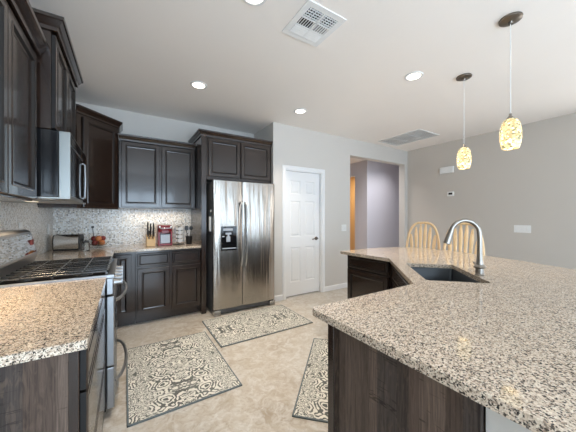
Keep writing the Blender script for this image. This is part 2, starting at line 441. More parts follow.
# baseboards and casing
bp_ = [(0, 0), (.014, 0), (.014, .072), (.008, .085), (0, .085)]
struct('baseboard_pantry', B().sweep([(DX1+.062, YP), (OX0, YP)], bp_).sweep([(1.925, YP+.02), (1.925, YP), (DX0-.062, YP)], bp_), M_trim)
struct('baseboard_right', B().sweep([(XR, YP), (XR, YR)], bp_), M_trim)
cs = [(0, 0), (0, .012), (.010, .016), (.040, .018), (.052, .014), (.062, .010), (.062, 0)]
tr = B()
def casing(b, x0, x1, z1):
    # mitred casing around an opening in the plane y = YP
    rings = []
    for (px, pz, dx, dz) in ((x0, 0, -1, 0), (x0, z1, -1, 1), (x1, z1, 1, 1), (x1, 0, 1, 0)):
        rings.append([b.bm.verts.new((px+dx*o, YP-h, pz+dz*o)) for o, h in cs])
    for a, q in zip(rings, rings[1:]):
        for i in range(len(cs)-1): b.bm.faces.new((a[i], a[i+1], q[i+1], q[i]))
casing(tr, DX0, DX1, DZ)
tr.box(DX0-.001, DX0+.012, YP, YP+.12, 0, DZ).box(DX1-.012, DX1+.001, YP, YP+.12, 0, DZ).box(DX0, DX1, YP, YP+.12, DZ-.012, DZ+.001)
struct('trim_1', tr, M_trim)
# six panel door
def six_panel():
    b = B(); x0, x1, z0, z1 = DX0+.014, DX1-.014, .018, DZ-.014; y = YP+.05
    w = x1-x0; st = .105; mid = .09
    xa = [x0, x0+st, x0+w/2-mid/2, x0+w/2+mid/2, x1-st, x1]
    zr = [z0, .235, .80, .975, 1.555, 1.665, 1.885, z1]
    vg = {}
    def V(i, j):
        if (i, j) not in vg: vg[(i, j)] = b.bm.verts.new((xa[i], y, zr[j]))
        return vg[(i, j)]
    for i in range(5):
        for j in range(7):
            c = [V(i, j), V(i+1, j), V(i+1, j+1), V(i, j+1)]
            if i in (1, 3) and j in (1, 3, 5):
                prev = c
                for ins, d in ((.010, .009), (.022, .009), (.042, .001)):
                    cur = [b.bm.verts.new((xx, y+d, zz)) for xx, zz in ((xa[i]+ins, zr[j]+ins), (xa[i+1]-ins, zr[j]+ins), (xa[i+1]-ins, zr[j+1]-ins), (xa[i]+ins, zr[j+1]-ins))]
                    for k in range(4): b.bm.faces.new((prev[k], prev[(k+1) % 4], cur[(k+1) % 4], cur[k]))
                    prev = cur
                b.bm.faces.new(prev)
            else: b.bm.faces.new(c)
    b.box(x0, x1, y+.012, y+.037, z0, z1)
    for (p, q) in (((x0, z0), (x1, z0)), ((x0, z1), (x1, z1)), ((x0, z0), (x0, z1)), ((x1, z0), (x1, z1))):
        b.bm.faces.new([b.bm.verts.new(c) for c in ((p[0], y, p[1]), (q[0], y, q[1]), (q[0], y+.012, q[1]), (p[0], y+.012, p[1]))])
    return b
dr = struct('door_1', six_panel(), M_trim)
hb = B().cyl((2.79, YP+.05, .925), (2.79, YP+.040, .925), .030).cyl((2.79, YP+.045, .925), (2.79, YP+.0, .925), .011)
hb.tube([(2.79, YP+.002, .925), (2.76, YP-.002, .925), (2.71, YP+.0, .922), (2.675, YP+.004, .918)], [.011, .010, .009, .007])
obj('door_handle', hb, M_bronze, dr, smooth=True)

# ------------------------------------------------------------------ cabinets
CROWN = lambda z: [(0, z-.075), (.012, z-.075), (.014, z-.055), (.022, z-.045), (.036, z-.022), (.044, z-.018), (.046, z), (0, z)]
def cabinet(name, label, cat, loc, rotz, Wd, D, z0, z1, fronts, crown=None, toe=False, sides=(True, True), mat=None, endmat=None, group=None, endx=None):
    t = thing(name, label, cat, (loc[0], loc[1], z0 if not toe else 0), rotz, group)
    o = -z0 if not toe else 0
    b = B()
    if toe:
        b.box(0, Wd, 0, D, .105, z1, .0015, seg=1); b.box(.001, Wd-.001, .075, D-.01, 0, .106)
    else:
        b.box(0, Wd, 0, D, z0+o, z1+o, .0015, seg=1)
    obj('carcass', b, mat or M_wood, t)
    for kind, x0, x1, a, c in fronts:
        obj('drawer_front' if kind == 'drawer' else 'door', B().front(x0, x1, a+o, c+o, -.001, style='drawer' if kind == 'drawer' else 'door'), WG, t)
    if crown:
        path = []
        if sides[0]: path.append((0, D))
        path += [(0, -.02), (Wd, -.02)]
        if sides[1]: path.append((Wd, D))
        obj('crown_molding', B().sweep(path, CROWN(crown+o)).box(.0, Wd, -.02, D, z1+o-.001, crown+o-.012), M_wood, t)
    return t
R90 = PI/2
def led_bar(cab, x0, x1, y, z, wx, wy, rz, power):
    """slim lamp fixed under a wall cabinet"""
    o = obj('under_cabinet_light', B().box(x0, x1, y-.018, y+.018, z-.012, z-.0005, .002), M_plastic, cab)
    o['label'] = 'slim white under-cabinet light bar'
    l = bpy.data.lights.new('under_cabinet_lamp', 'AREA'); l.shape = 'RECTANGLE'; l.size = (x1-x0)*.95; l.size_y = .025
    l.energy = power; l.color = (1.0, .80, .56); l.spread = math.radians(125)
    lo_ = bpy.data.objects.new('under_cabinet_lamp', l); C.objects.link(lo_); lo_.location = (wx, wy, 0); lo_.rotation_euler = (0, 0, rz)
    return lo_
# left wall, near: two doors over the near counter
wc1 = cabinet('wall_cabinet', 'dark espresso two-door wall cabinet nearest the viewer, above the left counter', 'cabinet', (-.437, 1.12), R90, .88, .30, 1.385, 2.225,
        [('door', .012, .437, 1.395, 2.20), ('door', .443, .868, 1.395, 2.20)], crown=2.288)
cabinet('wall_cabinet', 'raised dark espresso cabinet with two short doors directly above the microwave', 'cabinet', (-.364, 2.027), R90, .766, .372, 1.812, 2.39,
        [('door', .012, .380, 1.822, 2.37), ('door', .386, .754, 1.822, 2.37)], crown=2.46)
led_bar(wc1, .06, .82, .17, 0, -.437-.17, 1.12+.44, R90, 4.0).location.z = 1.370
# diagonal corner wall cabinet
t = thing('corner_wall_cabinet', 'tall dark espresso corner wall cabinet with one diagonal door', 'cabinet', (-.735, 4.19, 1.39))
P1 = (-.425, 3.525); P2 = (-.065, 3.885)
def rel(p): return (p[0]+.735, p[1]-4.19)
poly = [rel(p) for p in ((-.735, 3.525), P1, P2, (-.065, 4.188), (-.735, 4.188))]
obj('carcass', B().prism(poly, 0, 1.01), M_wood, t)
dl = math.hypot(P2[0]-P1[0], P2[1]-P1[1])
obj('door', B().front(.055, dl-.03, .012, .985, 0), WG, t, loc=(*rel((P1[0]+.001, P1[1]-.001)), 0), rotz=PI/4)
obj('crown_molding', B().sweep([rel((-.735, 3.525)), rel(P1), rel(P2), rel((-.065, 4.188))], CROWN(1.085)).prism(poly, 1.009, 1.073), M_wood, t)
wc3 = cabinet('wall_cabinet', 'dark espresso two-door wall cabinet on the back wall above knife block and coffee maker', 'cabinet', (-.060, 3.885), 0, .918, .305, 1.41, 2.26,
        [('door', .028, .462, 1.42, 2.245), ('door', .484, .902, 1.42, 2.245)], crown=2.325, sides=(False, False))
lb_ = led_bar(wc3, .06, .86, .17, 0, -.060+.46, 3.885+.17, 0, 1.5); lb_.location.z = 1.395; lb_.data.spread = math.radians(165); lb_.data.color = (1.0, .88, .72)
ofc = cabinet('over_fridge_cabinet', 'dark espresso two-door cabinet mounted over the stainless refrigerator', 'cabinet', (.934, 3.555), 0, .985, .635, 1.80, 2.39,
        [('door', .020, .470, 1.845, 2.365), ('door', .488, .955, 1.845, 2.365)], crown=None)
t = thing('tall_side_panel', 'tall dark espresso panel standing between base cabinets and left side of refrigerator', 'cabinet panel', (.899, 3.87, 0))
obj('panel', B().box(-.032, .034, -.315, .32, 0, 2.39, .002, seg=1), M_wood, t)
obj('crown_molding', B().sweep([(.8665-.934, .63), (.8665-.934, -.0005), (.988, -.0005)], [(o, z-1.80) for o, z in CROWN(2.45)]).box(-.066, .986, .0, .63, .592, .63), M_wood, ofc)
# back base cabinets
cabinet('corner_base_cabinet', 'dark base cabinet with one narrow door in the corner beside the range', 'cabinet', (-.118, 3.60), 0, .226, .59, 0, .884,
        [('door', .02, .188, .135, .855)], toe=True)
cabinet('base_cabinet', 'dark base cabinet with two drawers over two doors under the coffee maker', 'cabinet', (.110, 3.60), 0, .755, .59, 0, .884,
        [('drawer', .022, .372, .70, .855), ('drawer', .402, .752, .70, .855), ('door', .022, .372, .125, .672), ('door', .402, .752, .125, .672)], toe=True)
# left near drawer base with plank veneer end panel
t = cabinet('drawer_base_cabinet', 'dark drawer base cabinet with plank-grained end, under the near left counter', 'cabinet', (-.123, 1.065), R90, .945, .600, 0, .884,
        [('drawer', .012, .933, .735, .868), ('drawer', .012, .933, .415, .725), ('drawer', .012, .933, .115, .405)], toe=True)
e = obj('end_panel', B().box(-.018, 0, .0, .600, 0, .884), M_plank, t)
e['label'] = 'plank-grained brown end panel'
obj('corner_stile', B().box(-.022, -.0185, -.0005, .024, 0, .884, .001), M_wood, t)

# ------------------------------------------------------------------ countertops
def slab(name, label, outer, z0=.884, z1=.914, holes=(), group=None):
    o = obj(name, B().prism(outer, z0, z1, holes), M_granite, bevel=.005)
    return tag(o, label, 'countertop', group)
def rounded(pts, idx, r, n=5):
    out = []
    for i, p in enumerate(pts):
        if i not in idx: out.append(p); continue
        P = Vector(p); a = (Vector(pts[i-1])-P).normalized(); b = (Vector(pts[(i+1) % len(pts)])-P).normalized()
        for k in range(n+1):
            f = k/n; q = P + a*r*(1-f)**2 + b*r*f**2
            out.append((q.x, q.y))
    return out
slab('countertop', 'speckled granite countertop at near left, in front of the range', rounded([(-.731, 1.03), (-.098, 1.03), (-.098, 2.022), (-.731, 2.022)], [1], .012))
slab('countertop', 'L-shaped speckled granite countertop in the far corner under the toaster and coffee maker',
     [(-.731, 2.80), (-.098, 2.80), (-.098, 3.555), (.864, 3.555), (.864, 4.191), (-.731, 4.191)])
q2 = math.sqrt(2)
def uv(u, v): return ((u+v)/q2, (u-v)/q2)
SU0, SU1, SV0, SV1 = 1.735, 2.33, .463, .812
hole = rounded([uv(SU0, SV0), uv(SU1, SV0), uv(SU1, SV1), uv(SU0, SV1)], [0, 1, 2, 3], .018, 4)
outer = rounded([(.668, .89), (.668, -.30), (1.9, -.32), (2.35, -.05), (2.62, .22), (2.78, .5), (2.94, .86), (3.03, 1.15), (3.10, 1.45), (3.13, 1.7), (3.10, 1.9), (2.96, 2.05), (2.70, 2.155),
         (2.04, 2.175), (2.062, 1.542), (1.41, .89)], [0, 1, 13], .03)
slab('island_countertop', 'large angled granite island countertop with the sink cut into it', outer, holes=[hole])

# ------------------------------------------------------------------ island
t = thing('island_cabinet', 'near island base cabinet with plank-grained brown end panel facing the aisle', 'cabinet', (1.05, .54, 0))
b = B().box(-.335, .325, -.263, .262, .105, .884, .001, seg=1).box(-.335, .325, -.263, .19, 0, .106)
obj('carcass', b, M_wood, t)
e = obj('end_panel', B().box(-.350, -.335, -.263, .235, 0, .884), M_plank, t); e['label'] = 'plank-grained brown end panel'
obj('corner_stile', B().box(-.352, -.334, .237, .272, 0, .884, .002), M_wood, t)
obj('door', B().front(-.315, .005, .125, .70, 0), WG, t, loc=(0, .263, 0), rotz=PI)
obj('door', B().front(.015, .325, .125, .70, 0), WG, t, loc=(0, .263, 0), rotz=PI)
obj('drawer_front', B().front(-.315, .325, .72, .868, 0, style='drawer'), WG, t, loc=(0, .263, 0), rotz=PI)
# diagonal sink cabinet: front, floor and outer panels only, open above for the basin
t = thing('sink_cabinet', 'dark diagonal corner cabinet under the island sink', 'cabinet', (1.75, 1.17, 0))
fl = B(); A0 = (1.38-1.75, .80-1.17); A1 = (2.12-1.75, 1.54-1.17)
nrm = (.018/q2, -.018/q2)
def q(a, b): return (a[0]+b[0], a[1]+b[1])
fl.prism([A0, A1, q(A1, nrm), q(A0, nrm)], .105, .884)
fl.prism([q(A0, (.05, -.05)), q(A1, (.05, -.05)), q(A1, (.07, -.07)), q(A0, (.07, -.07))], 0, .106)
fl.prism([A0, A1, (2.68-1.75, 1.54-1.17), (2.68-1.75, 1.03-1.17), (1.93-1.75, .28-1.17), (1.38-1.75, .28-1.17)], .105, .12)
obj('carcass', fl, M_wood, t)
L = math.hypot(A1[0]-A0[0], A1[1]-A0[1])
for a, c in ((.04, L/2-.004), (L/2+.004, L-.04)):
    obj('door', B().front(a, c, .125, .70, 0), WG, t, loc=(A1[0]-.001, A1[1]+.001, 0), rotz=-3*PI/4)
obj('drawer_front', B().front(.04, L-.04, .72, .868, 0, style='drawer'), WG, t, loc=(A1[0]-.001, A1[1]+.001, 0), rotz=-3*PI/4)
cabinet('island_cabinet', 'dark glossy island cabinet with one drawer over one door at the far end', 'cabinet', (2.122, 2.13), -R90, .555, .555, 0, .884,
        [('drawer', .015, .540, .745, .872), ('door', .015, .540, .12, .725)], toe=True)
# knee wall carrying the bar overhang
kp = [(.715, .212), (1.955, .212), (2.745, 1.0), (2.745, 2.10)]
kw = B()
kw.sweep(kp, [(-.060, 0), (.060, 0), (.060, .8825), (-.060, .8825)])
struct('wall_knee', kw, M_wall)
# sink
t = thing('sink', 'dark rectangular undermount sink set diagonally in the granite island', 'sink', (*uv((SU0+SU1)/2, (SV0+SV1)/2), .658), PI/4)
hu, hv = (SU1-SU0)/2, (SV1-SV0)/2
b = B(); d = .225
def ring(b, hx, hy, r, z, n=5):
    pts = rounded([(-hx, -hy), (hx, -hy), (hx, hy), (-hx, hy)], [0, 1, 2, 3], r, n)
    return [b.bm.verts.new((x, y, z)) for x, y in pts]
rs = [ring(b, hu+.02, hv+.02, .02, d-.002), ring(b, hu+.002, hv+.002, .02, d-.002), ring(b, hu, hv, .02, d-.006), ring(b, hu-.006, hv-.006, .03, .016), ring(b, hu-.03, hv-.03, .03, .004), ring(b, .045, .045, .02, 0)]
for a, c in zip(rs, rs[1:]):
    for i in range(len(a)): b.bm.faces.new((a[i], a[(i+1) % len(a)], c[(i+1) % len(a)], c[i]))
o = obj('basin', b, M_sink, t, smooth='auto'); md = o.modifiers.new('wall', 'SOLIDIFY'); md.thickness = .0015; md.offset = 1
obj('drain', B().lathe([(0, .004), (.018, .004), (.022, .008), (.044, .006), (.048, .001), (.044, -.03), (0, -.03)]), M_steelv, t, smooth=True)
# faucet
t = thing('faucet', 'satin nickel gooseneck faucet with lever on the island behind the sink', 'faucet', (1.985, .79, .914), -3*PI/4+R90+PI)
# local: -y towards the sink front (world (-1,+1)/sqrt2)
t.rotation_euler = (0, 0, -3*PI/4)
obj('base', B().lathe([(0, 0), (.028, 0), (.029, .006), (.024, .012), (.0235, .045), (.034, .050), (.036, .056), (.030, .064), (.022, .070), (.020, .085), (.018, .10)], n=24), M_nickel, t, smooth='auto')
arc = [(0, 0, .09), (0, 0, .16), (0, 0, .235)]
for k in range(1, 13):
    a = PI*k/12*0.93; arc.append((0, -.086+.086*math.cos(a), .266+.094*math.sin(a)))
obj('spout', B().tube(arc, [.0175, .0155, .0145]+[.014]*12, 14), M_nickel, t, smooth='auto')
e0 = Vector(arc[-1]); dv = (e0-Vector(arc[-2])).normalized()
obj('spray_head', B().cyl(e0-dv*.01, e0+dv*.02, .0155, .017, 18).cyl(e0+dv*.02, e0+dv*.085, .017, .0225, 18).cyl(e0+dv*.085, e0+dv*.089, .021, .019, 18), M_nickel, t, smooth='auto')
hb = B().cyl((0, 0, .055), (-.045, 0, .060), .012, .011, 14).tube([(-.040, 0, .060), (-.060, 0, .066), (-.085, .0, .072)], [.010, .008, .006], 10)
obj('lever', hb, M_nickel, t, smooth='auto')

# ------------------------------------------------------------------ range
RX, RY, RW = -.10, 2.030, .762
t = thing('range', 'stainless and black gas range between the two left counters', 'range', (RX, RY, 0), R90)
obj('body', B().box(0, RW, 0, .585, .05, .905, .003).box(.03, RW-.03, .04, .56, 0, .05), M_enamel, t)
obj('cooktop', B().box(.012, RW-.012, .0, .56, .905, .918, .004), M_cook, t)
ct = B()
for a in ((-.001, .016, -.045, .60), (RW-.016, RW+.001, -.045, .60)): ct.box(a[0], a[1], a[2], a[3], .903, .926, .003)
ct.box(0, RW, -.045, -.022, .903, .926, .003)
obj('cooktop_rim', ct, M_rsteel, t)
for i in range(3):
    g = B(); x0 = .020+i*.241; x1 = x0+.238; y0, y1 = -.012, .535
    zt = .952
    for x in (x0+.006, x1-.006): g.box(x-.006, x+.006, y0, y1, zt-.009, zt, .0015)
    for y in (y0+.006, y1-.006, (y0+y1)/2): g.box(x0, x1, y-.006, y+.006, zt-.009, zt, .0015)
    for x in (x0+.083, x0+.158): g.box(x-.005, x+.005, y0, y1, zt-.008, zt+.001, .0015)
    for y in (y0+.135, y1-.135): g.box(x0, x1, y-.005, y+.005, zt-.008, zt+.001, .0015)
    for x in (x0+.008, x1-.008):
        for y in (y0+.01, y1-.01, (y0+y1)/2): g.box(x-.006, x+.006, y-.006, y+.006, .917, zt-.01)
    obj('grate', g, M_iron, t)
for x, y, r in ((.14, .13, .045), (.14, .40, .038), (.38, .265, .05), (.622, .13, .045), (.622, .40, .036)):
    obj('burner', B().lathe([(0, .917), (r*1.25, .917), (r*1.2, .925), (r, .927), (r, .936), (r*.9, .938), (0, .938)], (x, y, 0), 20), M_iron, t, smooth='auto')
obj('control_panel', B().box(.0, RW, -.040, .0, .795, .903, .006), M_rsteel, t)
for k in range(5):
    x = .10+k*.14
    obj('knob', B().cyl((x, -.040, .855), (x, -.050, .855), .027, .026, 20).cyl((x, -.050, .855), (x, -.082, .855), .020, .018, 20).box(x-.004, x+.004, -.090, -.080, .838, .872, .002), M_rsteel, t, smooth='auto')
def bow(b, z, x0, x1, y0, y1, r, n=14):
    pts = []
    for k in range(n+1):
        f = k/n; s_ = math.sin(PI*f)**.55
        pts.append((x0+(x1-x0)*f, y0+(y1-y0)*s_, z))
    b.tube(pts, r, 12); return b
ov = obj('oven_door', B().box(.004, RW-.004, -.045, -.001, .335, .785, .006), M_rsteel, t)
obj('window', B().box(.12, RW-.12, -.047, -.040, .42, .67, .001), M_glassblack, ov)
obj('handle', bow(B(), .745, .05, RW-.05, -.044, -.112, .011), M_rsteel, ov, smooth='auto')
wd = obj('warming_drawer', B().box(.004, RW-.004, -.045, -.001, .06, .325, .006), M_rsteel, t)
obj('handle', bow(B(), .215, .05, RW-.05, -.044, -.112, .011), M_rsteel, wd, smooth='auto')
# side vents of the range body
sv = B()
for k in range(6): sv.box(-.002, .001, .012, .03, .08+k*.035, .10+k*.035)
obj('side_vent', sv, M_dark, t)
# backguard: slanted control console at the wall side
bgp = B()
sec = [(.505, .917), (.480, 1.015), (.520, 1.185), (.545, 1.20), (.628, 1.20), (.628, .90), (.52, .90)]
lo = [bgp.bm.verts.new((0.0, y, z)) for y, z in sec]; hi = [bgp.bm.verts.new((RW, y, z)) for y, z in sec]
for i in range(len(sec)): bgp.bm.faces.new((lo[i], lo[(i+1) % len(sec)], hi[(i+1) % len(sec)], hi[i]))
bgp.bm.faces.new(lo); bgp.bm.faces.new(hi[::-1])
bg = obj('backguard', bgp, M_rsteel, t, bevel=.004)
gp = B(); y0, z0, y1, z1 = .4835, 1.03, .5155, 1.168
off = (-.0025, .0006)
vsq = [gp.bm.verts.new(p) for p in ((.025, y0+off[0], z0), (RW-.03, y0+off[0], z0), (RW-.03, y1+off[0], z1), (.025, y1+off[0], z1))]
vq2 = [gp.bm.verts.new((v.co.x, v.co.y+.006, v.co.z)) for v in vsq]
gp.bm.faces.new(vsq); gp.bm.faces.new(vq2[::-1])
for i in range(4): gp.bm.faces.new((vsq[i], vq2[i], vq2[(i+1) % 4], vsq[(i+1) % 4]))
def m_mirrorglass():
    t_ = NT('smoked_mirror_glass'); t_.set(col=(0.42, 0.42, 0.42), metal=1.0, rough=0.02); return t_.m
obj('console_glass', gp, m_mirrorglass(), bg)
obj('clock_display', B().box(RW-.115, RW-.05, .494, .4985, 1.085, 1.125), M_display, bg, loc=(0, -.0025, 0))

# ------------------------------------------------------------------ microwave
t = thing('microwave', 'stainless over-the-range microwave under the raised cabinet', 'microwave', (-.332, 2.030, 1.408), R90)
MWd = .758
obj('body', B().box(0, MWd, 0, .404, .006, .400, .003), M_enamel, t)
obj('underside', B().box(.0, MWd, -.055, .39, -.004, .007, .002), M_mwsteel, t)
for x in (.08, .43): obj('grease_filter', B().box(x, x+.25, .02, .17, -.007, -.003, .001), M_nickel, t)
dm = obj('door', B().box(0, .56, -.056, -.001, .0, .400, .004), M_mwsteel, t)
obj('window', B().box(.012, .548, -.058, -.054, .015, .318, .001), M_glassblack, dm)
obj('vent_grille', B().box(.012, .548, -.058, -.054, .328, .392, .001).box(.03, .53, -.0595, -.057, .345, .349).box(.03, .53, -.0595, -.057, .358, .362).box(.03, .53, -.0595, -.057, .371, .375), M_glassblack, dm)
obj('handle', B().tube([(.525, -.056, .03), (.525, -.072, .04), (.525, -.074, .165), (.525, -.072, .29), (.525, -.056, .30)], .007, 12), M_rsteel, dm, smooth='auto')
cp = obj('control_panel', B().box(.565, MWd, -.056, -.001, .0, .400, .004), M_glassblack, t)
kb = B()
for r in range(5):
    for c in range(3): kb.box(.60+c*.045, .632+c*.045, -.0585, -.055, .04+r*.035, .062+r*.035, .002)
obj('keypad', kb, M_fridgeside, cp)
obj('task_lamp', B().box(.30, .46, .18, .23, -.0075, -.003, .001), M_task, t)
l = bpy.data.lights.new('microwave_task_light', 'AREA'); l.shape = 'RECTANGLE'; l.size = .16; l.size_y = .05; l.energy = 3; l.color = (1.0, .78, .54); l.spread = math.radians(125)
lo_ = bpy.data.objects.new('microwave_task_light', l); C.objects.link(lo_); lo_.location = (-.47, 2.41, 1.397)

# ------------------------------------------------------------------ refrigerator
t = thing('refrigerator', 'stainless side-by-side refrigerator with ice dispenser in the left door', 'refrigerator', (1.428, 3.78, 0))
obj('body', B().box(-.448, .448, -.345, .38, .03, 1.755, .006), M_fridgeside, t)
def fdoor(x0, x1):
    b = B(); n = 10; z0, z1 = .085, 1.772; yb, yf = -.350, -.408
    lo, hi = [], []
    prof = [(x0, yb)]
    for k in range(n+1):
        f = k/n; x = x0+(x1-x0)*f
        prof.append((x, yf - .012*math.sin(PI*f)**.7 + (.008 if k in (0, n) else 0)))
    prof.append((x1, yb))
    lo = [b.bm.verts.new((x, y, z0)) for x, y in prof]; hi = [b.bm.verts.new((x, y, z1)) for x, y in prof]
    m = len(prof)
    for i in range(m): b.bm.faces.new((lo[i], lo[(i+1) % m], hi[(i+1) % m], hi[i]))
    b.bm.faces.new(lo[::-1]); b.bm.faces.new(hi); return b
fz = obj('freezer_door', fdoor(-.450, -.056), M_steel, t, smooth='auto')
fr = obj('fresh_food_door', fdoor(-.048, .450), M_steel, t, smooth='auto')
def fhandle(x):
    pts = [(x, -.415, .62), (x, -.440, .64)]
    for k in range(13):
        f = k/12; pts.append((x, -.452-.030*math.sin(PI*f), .68+.76*f))
    pts += [(x, -.440, 1.475), (x, -.415, 1.495)]
    return B().tube(pts, .0135, 12)
obj('handle', fhandle(-.080), M_steelv, fz, smooth='auto'); obj('handle', fhandle(-.018), M_steelv, fr, smooth='auto')
dp = obj('ice_dispenser', B().box(-.358, -.142, -.426, -.405, .850, 1.170, .004), M_glassblack, fz)
obj('dispenser_panel', B().box(-.330, -.20, -.4285, -.424, 1.112, 1.142, .001).box(-.30, -.22, -.430, -.424, 1.060, 1.085, .001).box(-.345, -.315, -.4285, -.424, 1.03, 1.045), M_grey, dp)
obj('dispenser_paddle', B().box(-.29, -.235, -.436, -.424, .965, 1.035, .006).box(-.275, -.25, -.434, -.424, 1.035, 1.065), M_grey, dp)
obj('drip_tray', B().box(-.345, -.155, -.434, -.424, .872, .885, .002), M_grey, dp)
obj('toe_grille', B().box(-.36, .36, -.385, -.34, .022, .078, .003), M_fridgeside, t)
for s_ in (-1, 1): obj('foot_cover', B().box(s_*.405-.045, s_*.405+.045, -.425, -.33, .0, .076, .008), M_steelv, t)
for x in (-.40, .40): obj('hinge_cover', B().box(x-.045, x+.045, -.40, -.30, 1.7555, 1.782, .004), M_fridgeside, t)
obj('badge', B().box(.375, .42, -.4165, -.410, 1.655, 1.668), M_steelv, fr)
# gadget hanging on the fridge side
t = thing('lighter_gadget', 'slim white and black gadget hanging on the left side of the refrigerator', 'gadget', (.975, 3.52, 1.10))
obj('white_body', B().box(-.016, .004, -.022, .022, 0, .20, .006), M_white, t)
obj('black_clip', B().box(-.018, .004, .025, .05, .03, .27, .006).box(-.012, .004, -.008, .012, .20, .26, .004), M_black, t)
t = thing('pen', 'short dark pen clipped above the gadget on the refrigerator side', 'pen', (.972, 3.48, 1.39))
obj('barrel', B().cyl((0, 0, 0), (0, 0, .13), .007, .005, 12), M_black, t, smooth='auto'); obj('tip', B().cyl((0, 0, -.03), (0, 0, 0), .004, .007, 12), M_white, t)

# ------------------------------------------------------------------ counter things
CT = .914
t = thing('toaster', 'long low stainless toaster with black ends in the far left corner', 'toaster', (-.545, 3.90, CT+.0005), math.radians(-10))
bt = B(); sec = [(-.075, .015), (-.080, .03), (-.082, .11), (-.074, .155), (-.055, .175), (.055, .175), (.074, .155), (.082, .11), (.080, .03), (.075, .015)]
lo = [bt.bm.verts.new((-.112, y, z)) for y, z in sec]; hi = [bt.bm.verts.new((.112, y, z)) for y, z in sec]
for i in range(len(sec)): bt.bm.faces.new((lo[i], lo[(i+1) % len(sec)], hi[(i+1) % len(sec)], hi[i]))
bt.bm.faces.new(lo); bt.bm.faces.new(hi[::-1])
obj('shell', bt, M_bright, t, smooth='auto')
obj('base', B().box(-.118, .118, -.080, .080, 0, .018, .004), M_black, t)
for s_ in (-1, 1):
    eb = B(); sec2 = [(y*1.03, z*1.015) for y, z in sec]
    lo = [eb.bm.verts.new((s_*.112, y, z)) for y, z in sec2]; hi = [eb.bm.verts.new((s_*.124, y*.90, .015+(z-.015)*.97)) for y, z in sec2]
    for i in range(len(sec)): eb.bm.faces.new((lo[i], lo[(i+1) % len(sec)], hi[(i+1) % len(sec)], hi[i]))
    eb.bm.faces.new(lo); eb.bm.faces.new(hi[::-1]); obj('end_cap', eb, M_black, t, smooth='auto')
obj('slot', B().box(-.095, .095, -.035, -.008, .172, .1765).box(-.095, .095, .008, .035, .172, .1765), M_dark, t)
obj('lever', B().box(.122, .141, -.018, .018, .105, .120, .004), M_black, t)
obj('dial', B().cyl((.122, 0, .05), (.134, 0, .05), .014), M_steelv, t)

t = thing('glass_jar', 'small clear glass jar with dark lid between toaster and fruit bowl', 'jar', (-.372, 3.72, CT+.0005))
obj('jar_body', B().lathe([(0, 0), (.036, 0), (.040, .006), (.040, .075), (.034, .085), (.033, .092), (.030, .092), (.031, .084), (.036, .073), (.036, .008), (0, .006)]), M_glass, t, smooth='auto')
obj('lid', B().lathe([(0, .0925), (.035, .0925), (.035, .106), (.012, .109), (.008, .118), (0, .119)]), M_black, t, smooth='auto')
t = thing('fruit_bowl', 'wide footed clear glass bowl of red and orange fruit on the corner counter', 'bowl', (-.27, 3.95, CT+.0005))
obj('bowl', B().lathe([(0, .022), (.018, .022), (.045, .026), (.085, .045), (.108, .070), (.111, .072), (.106, .074), (.083, .050), (.044, .031), (0, .028)], n=32), M_glass, t, smooth='auto')
obj('foot', B().lathe([(0, 0), (.055, 0), (.056, .004), (.020, .010), (.015, .0215), (0, .0215)], n=28), M_glass, t, smooth='auto')
fruits = [(-.035, -.02, .066, .034, 'r'), (.035, -.015, .066, .034, 'o'), (.0, .045, .070, .035, 'r'), (.0, -.005, .117, .034, 'o'), (-.048, .03, .116, .030, 'r'), (.044, .028, .116, .030, 'r')]
lab = {0: 'red fruit low in the glass bowl, toward the toaster', 1: 'orange fruit low in the glass bowl, at its right', 2: 'red fruit at the back of the glass bowl',
       3: 'orange fruit on top of the pile in the glass bowl', 4: 'red fruit at upper left of the bowl pile', 5: 'red fruit at upper right of the bowl pile'}
for i, (x, y, z, r, k) in enumerate(fruits):
    f = thing('apple' if k == 'r' else 'orange', lab[i], 'fruit', (-.27+x, 3.95+y, CT+z-r), 0, 'fruit in the glass bowl')
    obj('flesh', B().lathe([(0, r*.12), (r*.4, .0), (r*.85, r*.35), (r, r*.95), (r*.85, r*1.55), (r*.4, r*1.92), (0, r*1.78)], n=18), M_tomato if k == 'r' else M_orange, f, smooth=True)
    obj('stem', B().cyl((0, 0, r*1.75), (r*.1, 0, r*2.15), r*.06, n=6), M_black, f)

# knife block with knives
KB = (.290, 3.86)
t = thing('knife_block', 'light wooden knife block on the back counter left of the coffee maker', 'knife block', (*KB, CT+.0005))
kb_ = B(); sec = [(-.055, 0), (.060, 0), (.072, .115), (.045, .15), (-.055, .088)]
lo = [kb_.bm.verts.new((-.05, y, z)) for y, z in sec]; hi = [kb_.bm.verts.new((.05, y, z)) for y, z in sec]
for i in range(5): kb_.bm.faces.new((lo[i], lo[(i+1) % 5], hi[(i+1) % 5], hi[i]))
kb_.bm.faces.new(lo); kb_.bm.faces.new(hi[::-1])
obj('block', kb_, M_block, t, bevel=.004)
obj('slot', B().box(-.04, .04, -.001, .001, -.001, .002, M=Matrix.Translation((0, -.005, .119)) @ Matrix.Rotation(math.radians(32), 4, 'X')), M_dark, t)
def knife(label, x, f, ln, r):
    y = -.055+.10*f; z = .088+.062*f
    k = thing('kitchen_knife', label, 'knife', (KB[0]+x, KB[1]+y, CT+z+.001), 0, 'knives in the block')
    d = Vector((0, -.36, .93)).normalized(); ln = ln*1.42; r = r*1.12
    obj('handle', B().tube([d*.012, d*(ln*.5), d*ln], [r*.85, r, r*1.1], 10, flat=(1, .62)), M_black, k, smooth='auto')
    obj('bolster', B().cyl((0, 0, .0), d*.014, r*.75, r*.85, 10), M_steelv, k, smooth='auto')
